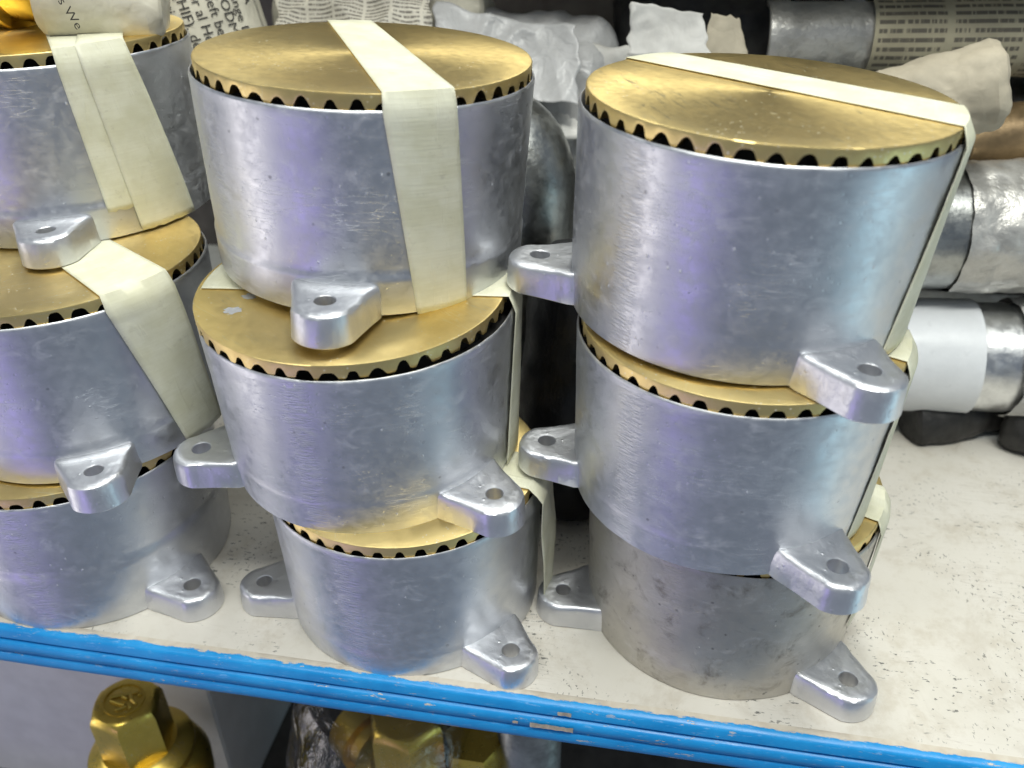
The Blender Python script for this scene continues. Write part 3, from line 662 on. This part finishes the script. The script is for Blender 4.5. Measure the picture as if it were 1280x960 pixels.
# scraps with larger lettering, further right
t = thing('newspaper_bundle', (0, 0, 0), 'crumpled newspaper with larger lettering behind the middle pot cover', 'newspaper', 'wrapped fittings')
me = crumple_tube('wrapping', 24, 25, 112, NEWS, 3.6, 96, 60, 0.07, 21.0); obj('wrapping', me, t, (-150, 268, 186), align((92, 4, 2)))
def fn2(x, y, z): return (-114 + 0.35 * x + 0.9 * y, 238.5 + 0.05 * x, 213 - 0.93 * x + 0.3 * y)
obj('print_line', text_mesh('print_line', 'illne', 11, INK, fn2, 0.25), t)
def fn3(x, y, z): return (-86 + 0.2 * x + 0.95 * y, 239.5, 196 + 0.95 * x - 0.2 * y)
obj('print_line', text_mesh('print_line', 'ed p', 8, INK, fn3, 0.1), t)
o = obj('newspaper_sheet', sheet('newspaper_sheet', ((0, 0, 0), (78, -4, 2), (74, 30, 36), (-4, 30, 34)), NEWS_LINES2, 64, 44, 3.6, 0.034, 9.0, 0, 0.1), None, (-134, 216, 176), None, 'crumpled newsprint sheet resting behind the cover of the middle stack', 'newspaper'); solid(o, 0.25)
o = obj('plastic_sheet', sheet('plastic_sheet', ((0, 0, 0), (74, 6, -8), (70, 26, 26), (0, 30, 34)), GREYWRAP, 60, 40, 3.4, 0.022, 19.0, 0, 0.1), None, (-58, 214, 166), None, 'pale crumpled plastic sheet behind the right end of the middle cover', 'plastic sheet'); solid(o, 0.25)
# white wrapped fitting
t = thing('paper_wrapped_fitting', (0, 0, 0), 'white paper wrapped fitting behind the top left pot', 'fitting', 'wrapped fittings')
obj('wrapping', crumple_tube('wrapping', 15, 17, 80, WHITEPAPER, 2.4, 80, 44, 0.08, 8.0), t, (-196, 184, 150), align((4, 6, 70)))
# brass threaded fitting lying on the top left cover
t = thing('threaded_brass_fitting', (0, 0, 0), 'brass threaded pipe fitting lying on the top left pot', 'fitting')
pr = [(9, 4), (9, 0.5), (14.6, 0), (15.2, 0.8)]; z = 2.0
while z < 22: pr += [(15.6, z), (14.7, z + 0.9)]; z += 1.8
pr += [(15.0, 23), (19, 24), (19.6, 25), (19.6, 44), (19, 45)]
obj('thread', lathe('thread', pr, BRASS_CAST, 56, True, True, 0, 25), t, (-172, 124, 223), align((-1, 0.08, 0.05)))
t = thing('newspaper_scrap', (0, 0, 0), 'crumpled newspaper scrap half covering the brass thread at top left', 'newspaper')
obj('paper', crumple_tube('paper', 17, 14, 44, NEWS, 2.6, 110, 60, 0.045, 31.0), t, (-174, 108, 222), align((40, 14, -6)))
def fn4(x, y, z): return (-160 + 0.42 * x + 0.9 * y, 93.0, 228 - 0.9 * x + 0.42 * y)
obj('print_line', text_mesh('print_line', 'tions We', 5.0, INK, fn4), t)
t = thing('gap_darkening_bag', (0, 0, 0), 'black plastic bag added to darken the gap between the middle and right stacks', 'plastic bag')  # black filler put in so the shaded gap comes out dark
obj('bag', crumple_tube('bag', 25, 23, 124, BLACKBAG, 2.6, 60, 34, 0.06, 60.0), t, (25, 117, 1), align((0.05, 0.05, 1)))
# scrap under the pipes, coloured near black to add to the shadow there
for i, (p, sz, lab) in enumerate((((196, 196, 10), 26, 'crumpled scrap blackened as shadow under the steel pipe near the right stack'), ((246, 206, 12), 34, 'crumpled scrap blackened as shadow under the steel pipe at the right edge'))):
    t = thing('crumpled_scrap', (0, 0, 0), lab, 'scrap', 'scraps blackened as shadow under the pipes')
    obj('wrapping', crumple_tube('wrapping', sz * .5, sz * .45, sz * 2.2, DEBRIS, 3.0, 60, 34, 0.05, 40 + i, True, True, None, 0.0), t, Vector(p), align((1, 0.35 - 0.9 * i, 0.05)))

# ------------------------------------------------------------------ the shelf below
def valve(loc, rotz, label, mark=True, sc_=1.0, base=-150):
    t = thing('brass_valve', loc, label, 'valve', 'brass valves on the lower shelf', (0, 0, rotz)); t.scale = (sc_,) * 3
    obj('valve_body', lathe('valve_body', [(30, base), (30, -134), (22, -132), (22, -110), (30, -100), (40, -90), (41, -72), (37, -60), (33, -56), (34, -53), (34, -49), (31, -46), (26, -44), (24, -42)], BRASS_CAST, 64), t)
    v = []; n = 6; rings = [(23.5, -42), (23.2, -8.0), (22.6, -4.6), (21.4, -2.0), (19.6, -0.5), (17.2, 0.0)]
    for r, z in rings:
        for j in range(n):
            for kx in range(5):
                a0 = 2 * math.pi * j / n; a1 = 2 * math.pi * (j + 1) / n; s_ = kx / 5
                hx = (math.cos(a0) * (1 - s_) + math.cos(a1) * s_) * r; hy = (math.sin(a0) * (1 - s_) + math.sin(a1) * s_) * r
                rb = max(0.0, min(1.0, (z + 8) / 8)) * 0.8; am = math.atan2(hy, hx); rr_ = r * 0.93
                v.append((hx * (1 - rb) + rr_ * math.cos(am) * rb, hy * (1 - rb) + rr_ * math.sin(am) * rb, z))
    cap = obj('hex_cap', mesh('hex_cap', v, grid_faces(6, 30, True) + [tuple(range(150, 180))], BRASS_CAST, True, None, 30), t)
    if mark:
        v = []
        for j in range(48):
            a = 2 * math.pi * j / 48
            for rr, z in ((1.0, -0.2), (0.99, 0.8), (0.92, 0.8), (0.91, -0.2)): v.append((13.5 * rr * math.cos(a), 13.5 * rr * math.sin(a) * 0.92, z))
        f = []
        for j in range(48):
            for q_ in range(3): f.append((j * 4 + q_, ((j + 1) % 48) * 4 + q_, ((j + 1) % 48) * 4 + q_ + 1, j * 4 + q_ + 1))
        obj('raised_ring', mesh('raised_ring', v, f, BRASS_CAST), cap)
        for (x0, y0, x1, y1) in ((-9, -2, 5, 8.5), (-8, -4, 4, -3), (1, -8.5, 6, -3), (-3, 1.5, 2, 1.5), (4, 2, 10, 0), (1, 5, 4.5, 2), (6, 5.5, 8, 8), (5, -1, 9, -4)):
            d = Vector((x1 - x0, y1 - y0, 0)); L = d.length
            me = lathe('raised_mark', [(0.6, 0), (1.3, 0.6), (1.3, L - 0.6), (0.6, L)], BRASS_CAST, 10)
            obj('raised_mark', me, cap, (x0, y0, 0.35), align(d))
    if not mark: obj('side_port', lathe('side_port', [(19, 20), (19, 44), (24, 45), (24, 62), (22, 63), (14, 63), (14, 50)], BRASS_CAST, 6 * 8), t, (0, 0, -72), align((0, 1, 0)))
    return t
valve((-186, 42, -97), R(-12), 'brass valve with embossed hexagonal cap standing below the shelf at left', True, 0.78, -196)
valve((-45, 60, -100), R(50), 'brass valve wrapped in clear plastic below the shelf in the middle', False, 0.86, -174.4)
t = thing('brass_plug', (-12, 66, -120), 'small hexagonal brass plug beside the plastic wrapped valve', 'plug')
obj('hex_head', lathe('hex_head', [(17, -130), (17, -4), (15.5, 0)], BRASS_CAST, 6, True, True, 0, 20), t)
o = obj('plastic_bag', crumple_tube('plastic_bag', 62, 42, 150, FILM, 6.0, 72, 40, 0.03, 50.0), None, (-74, 66, -240), align((0.12, 0, 1)), 'clear crumpled plastic bag round the valve below the shelf', 'plastic bag')
t = thing('threaded_pipe', (16, 72, -250), 'grey threaded pipe standing below the shelf near the middle', 'pipe')
pr = [(16, 0), (16, 60)]; z = 62
while z < 172: pr += [(16.4, z), (15.0, z + 1.4)]; z += 2.8
obj('thread', lathe('thread', pr + [(14.5, 174)], STEEL_DARK, 48, True, True, 0, 20), t)
t = thing('white_carton', (-284, 141, -250), 'pale carton standing on the lower shelf at the left edge', 'carton')
obj('carton_body', box('carton_body', (230, 118, 196), CARDW, 1.2), t, (0, 0, 98))
obj('carton_flap', box('carton_flap', (230, 58, 1.2), CARDW, 0.3), t, (0, -29.2, 196.8))
